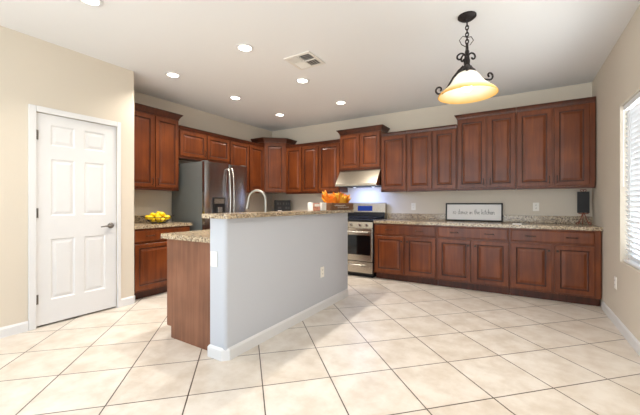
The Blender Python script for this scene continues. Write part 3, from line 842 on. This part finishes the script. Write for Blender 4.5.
# ------------------------------------------------------------------ lemons
BX, BY, BZ = -4.13, 2.52, .9136
t = thing('fruit_bowl', 'dark wire fruit bowl full of lemons on the short granite counter', 'bowl', (BX, BY, BZ))
mb = MB()
for r__, z_ in ((.085, .004), (.135, .04), (.175, .085)):
    mb.tube([(r__*math.cos(k_*2*PI/28), r__*math.sin(k_*2*PI/28), z_) for k_ in range(28)], .003 if z_ < .08 else .0045, 6, True)
for k_ in range(16):
    a_ = k_*2*PI/16
    mb.tube([(r__*math.cos(a_), r__*math.sin(a_), z_) for r__, z_ in ((.0, .004), (.085, .004), (.135, .04), (.175, .085))], .002, 5)
mb.build('wire_basket', 'iron', t, smooth=True)
MB().tube([(-.02, -.17, .085), (-.02, -.24, .105), (.02, -.24, .105), (.02, -.17, .085)], .004, 6).build('handle', 'iron', t, smooth=True)
MB().tube([(-.02, .17, .085), (-.02, .22, .10), (.02, .22, .10), (.02, .17, .085)], .004, 6).build('handle', 'iron', t, smooth=True)
prof = [(0, -.045), (.006, -.042), (.012, -.036), (.024, -.024), (.030, -.008), (.030, .008), (.024, .024), (.012, .036), (.007, .041), (0, .044)]
lem = [(0, 0, .04), (.072, 0, .047), (-.072, .01, .047), (.01, .072, .047), (0, -.073, .047),
       (.105, .06, .08), (.1, -.06, .08), (-.1, .065, .08), (-.1, -.06, .08), (.03, .12, .08), (.03, -.125, .08), (-.04, .125, .082), (-.04, -.125, .082),
       (.04, .035, .105), (-.035, .035, .105), (.035, -.038, .105), (-.04, -.035, .105), (0, .005, .13), (.075, .005, .125), (-.03, .085, .115), (0, -.085, .115)]
l0 = None
desc = ['lemon at the bottom of the wire bowl']
for i, (x, y, z_) in enumerate(lem):
    if l0 is None:
        l0 = MB().lathe(prof, 16).build('lemon', 'lemon', smooth=True); o = l0
        tag(o, 'yellow lemon in the pile in the dark wire fruit bowl', 'lemon', 'lemons in the wire bowl')
    else:
        o = l0.copy(); C.objects.link(o)
    o.location = (BX+x, BY+y, BZ+z_)
    o.rotation_euler = (random.uniform(1.2, 1.9), random.uniform(-.3, .3), random.uniform(0, 6.28))

# ------------------------------------------------------------------ on the bar top
BZ2 = 1.1015
t = thing('patterned_box', 'small pink and white patterned box at the left of the orange leaves', 'box', (-1.93, 3.0, BZ2))
MB().box(-.03, .03, -.085, .085, 0, .085, .002).build('box', 'pinkbox', t)
MB().box(-.031, .0312, -.088, -.074, -.0, .09, .001).build('corner_strip', 'paper', t)
MB().box(.0303, .0315, -.045, .06, .045, .075).build('label_patch', 'paper', t)
t = MB().box(-.012, .012, -.05, .05, 0, .088, .002).build('white_card', 'paper', loc=(-1.885, 3.115, BZ2))
tag(t, 'small blank white card standing before the orange leaves on the bar', 'card')
t = thing('wooden_crate', 'long brown wooden crate filled with orange autumn leaves on the bar', 'crate', (-1.93, 3.555, BZ2))
cl_, cw_, ch_ = .30, .07, .085
for (x0, x1, y0, y1, nm) in ((cw_-.008, cw_, -cl_, cl_, 'side'), (-cw_, -cw_+.008, -cl_, cl_, 'side'), (-cw_+.0085, cw_-.0085, -cl_, -cl_+.01, 'end'), (-cw_+.0085, cw_-.0085, cl_-.01, cl_, 'end')):
    MB().box(x0, x1, y0, y1, 0, ch_, .002).build(nm, 'crate', t)
MB().box(-cw_+.0085, cw_-.0085, -cl_+.0105, cl_-.0105, .0, .008).build('bottom', 'crate', t)
# faint pale handwriting on the crate front
for row, (y0, y1, z_) in enumerate(((-.22, .06, .055), (-.14, .16, .03))):
    n_ = 26
    MB().tube([(cw_+.0008, y0+(y1-y0)*k_/n_, z_+.008*math.sin(k_*2.1)+.003*math.sin(k_*5.3)) for k_ in range(n_+1)], .0016, 5).build('lettering', 'paper', t)
# leaves
def leaf_mesh(m, s):
    mb = MB(); n = 7
    rows = []
    for k_ in range(n+1):
        u = k_/n
        wd = .5*math.sin(PI*min(1, u*.93+.07))**.8*(1-.35*u)*s*.62
        zz = u*s; bend = .25*s*u*u
        rows.append([(-wd, bend+.05*s, zz), (-wd*.4, bend-.02*s, zz), (wd*.4, bend-.02*s, zz), (wd, bend+.05*s, zz),
                     (wd, bend+.052*s+.001, zz), (wd*.4, bend-.018*s+.001, zz), (-wd*.4, bend-.018*s+.001, zz), (-wd, bend+.052*s+.001, zz)])
    mb.loops(rows)
    return mb
protos = [leaf_mesh(m, s).build('autumn_leaf', m, smooth=True) for m, s in (('petal', .13), ('petal_y', .12), ('petal', .105), ('petal_y', .14))]
first = [True]*4
spots = []
for i in range(40):
    y = 3.275+(i/39)*.56; spots.append((random.uniform(-.04, .04), y))
spots += [(random.uniform(-.02, .05), 3.24+random.uniform(-.03, .04)) for _ in range(4)]
lab = ['broad orange fabric leaf standing in the wooden crate', 'golden yellow fabric leaf standing in the wooden crate', 'small orange fabric leaf standing in the wooden crate', 'large golden fabric leaf standing in the wooden crate']
for i, (x, y) in enumerate(spots):
    k_ = random.randrange(4)
    if first[k_]: o = protos[k_]; first[k_] = False
    else:
        o = protos[k_].copy(); C.objects.link(o)
    tag(o, lab[k_], 'leaf', 'orange leaves in the crate')
    y = min(max(y, 3.285), 3.82)
    o.location = (-1.93+x, y, BZ2+.055+random.uniform(0, .05))
    o.rotation_euler = (random.uniform(-.7, .7), random.uniform(-.6, .6), random.uniform(0, 6.28))
for s in (1, 2):
    o = protos[0].copy(); C.objects.link(o); tag(o, 'tallest upright orange leaf at the left end of the crate' if s == 1 else 'orange leaf drooping over the left end of the crate', 'leaf', 'orange leaves in the crate')
    o.location = (-1.93, 3.275, BZ2+.115) if s == 1 else (-1.90, 3.25, BZ2+.1)
    o.rotation_euler = (-.1, .1, 1.2) if s == 1 else (1.25, .0, .35)

# black letter board in the far corner
t = thing('letter_board', 'black block with rows of pale marks in the far counter corner', 'decoration', (-4.05, 5.1, .9136))
t.rotation_euler = (0, 0, math.radians(31))
MB().box(-.165, .165, -.03, .03, 0, .335, .004).build('block', 'black_matte', t)
mb = MB()
for z_, row in ((.265, [(-.11, -.07), (-.05, -.03), (.01, .04), (.07, .10), (.12, .14)]), (.18, [(-.09, -.02), (.06, .10), (.12, .15)])):
    for a_, b_ in row: mb.box(a_, b_, -.033, -.0305, z_-.022, z_+.022)
mb.build('marks', 'ventdark', t)
MB().box(-.09, -.01, -.038, -.0305, .02, .13, .002).build('pale_panel', 'vent', t)
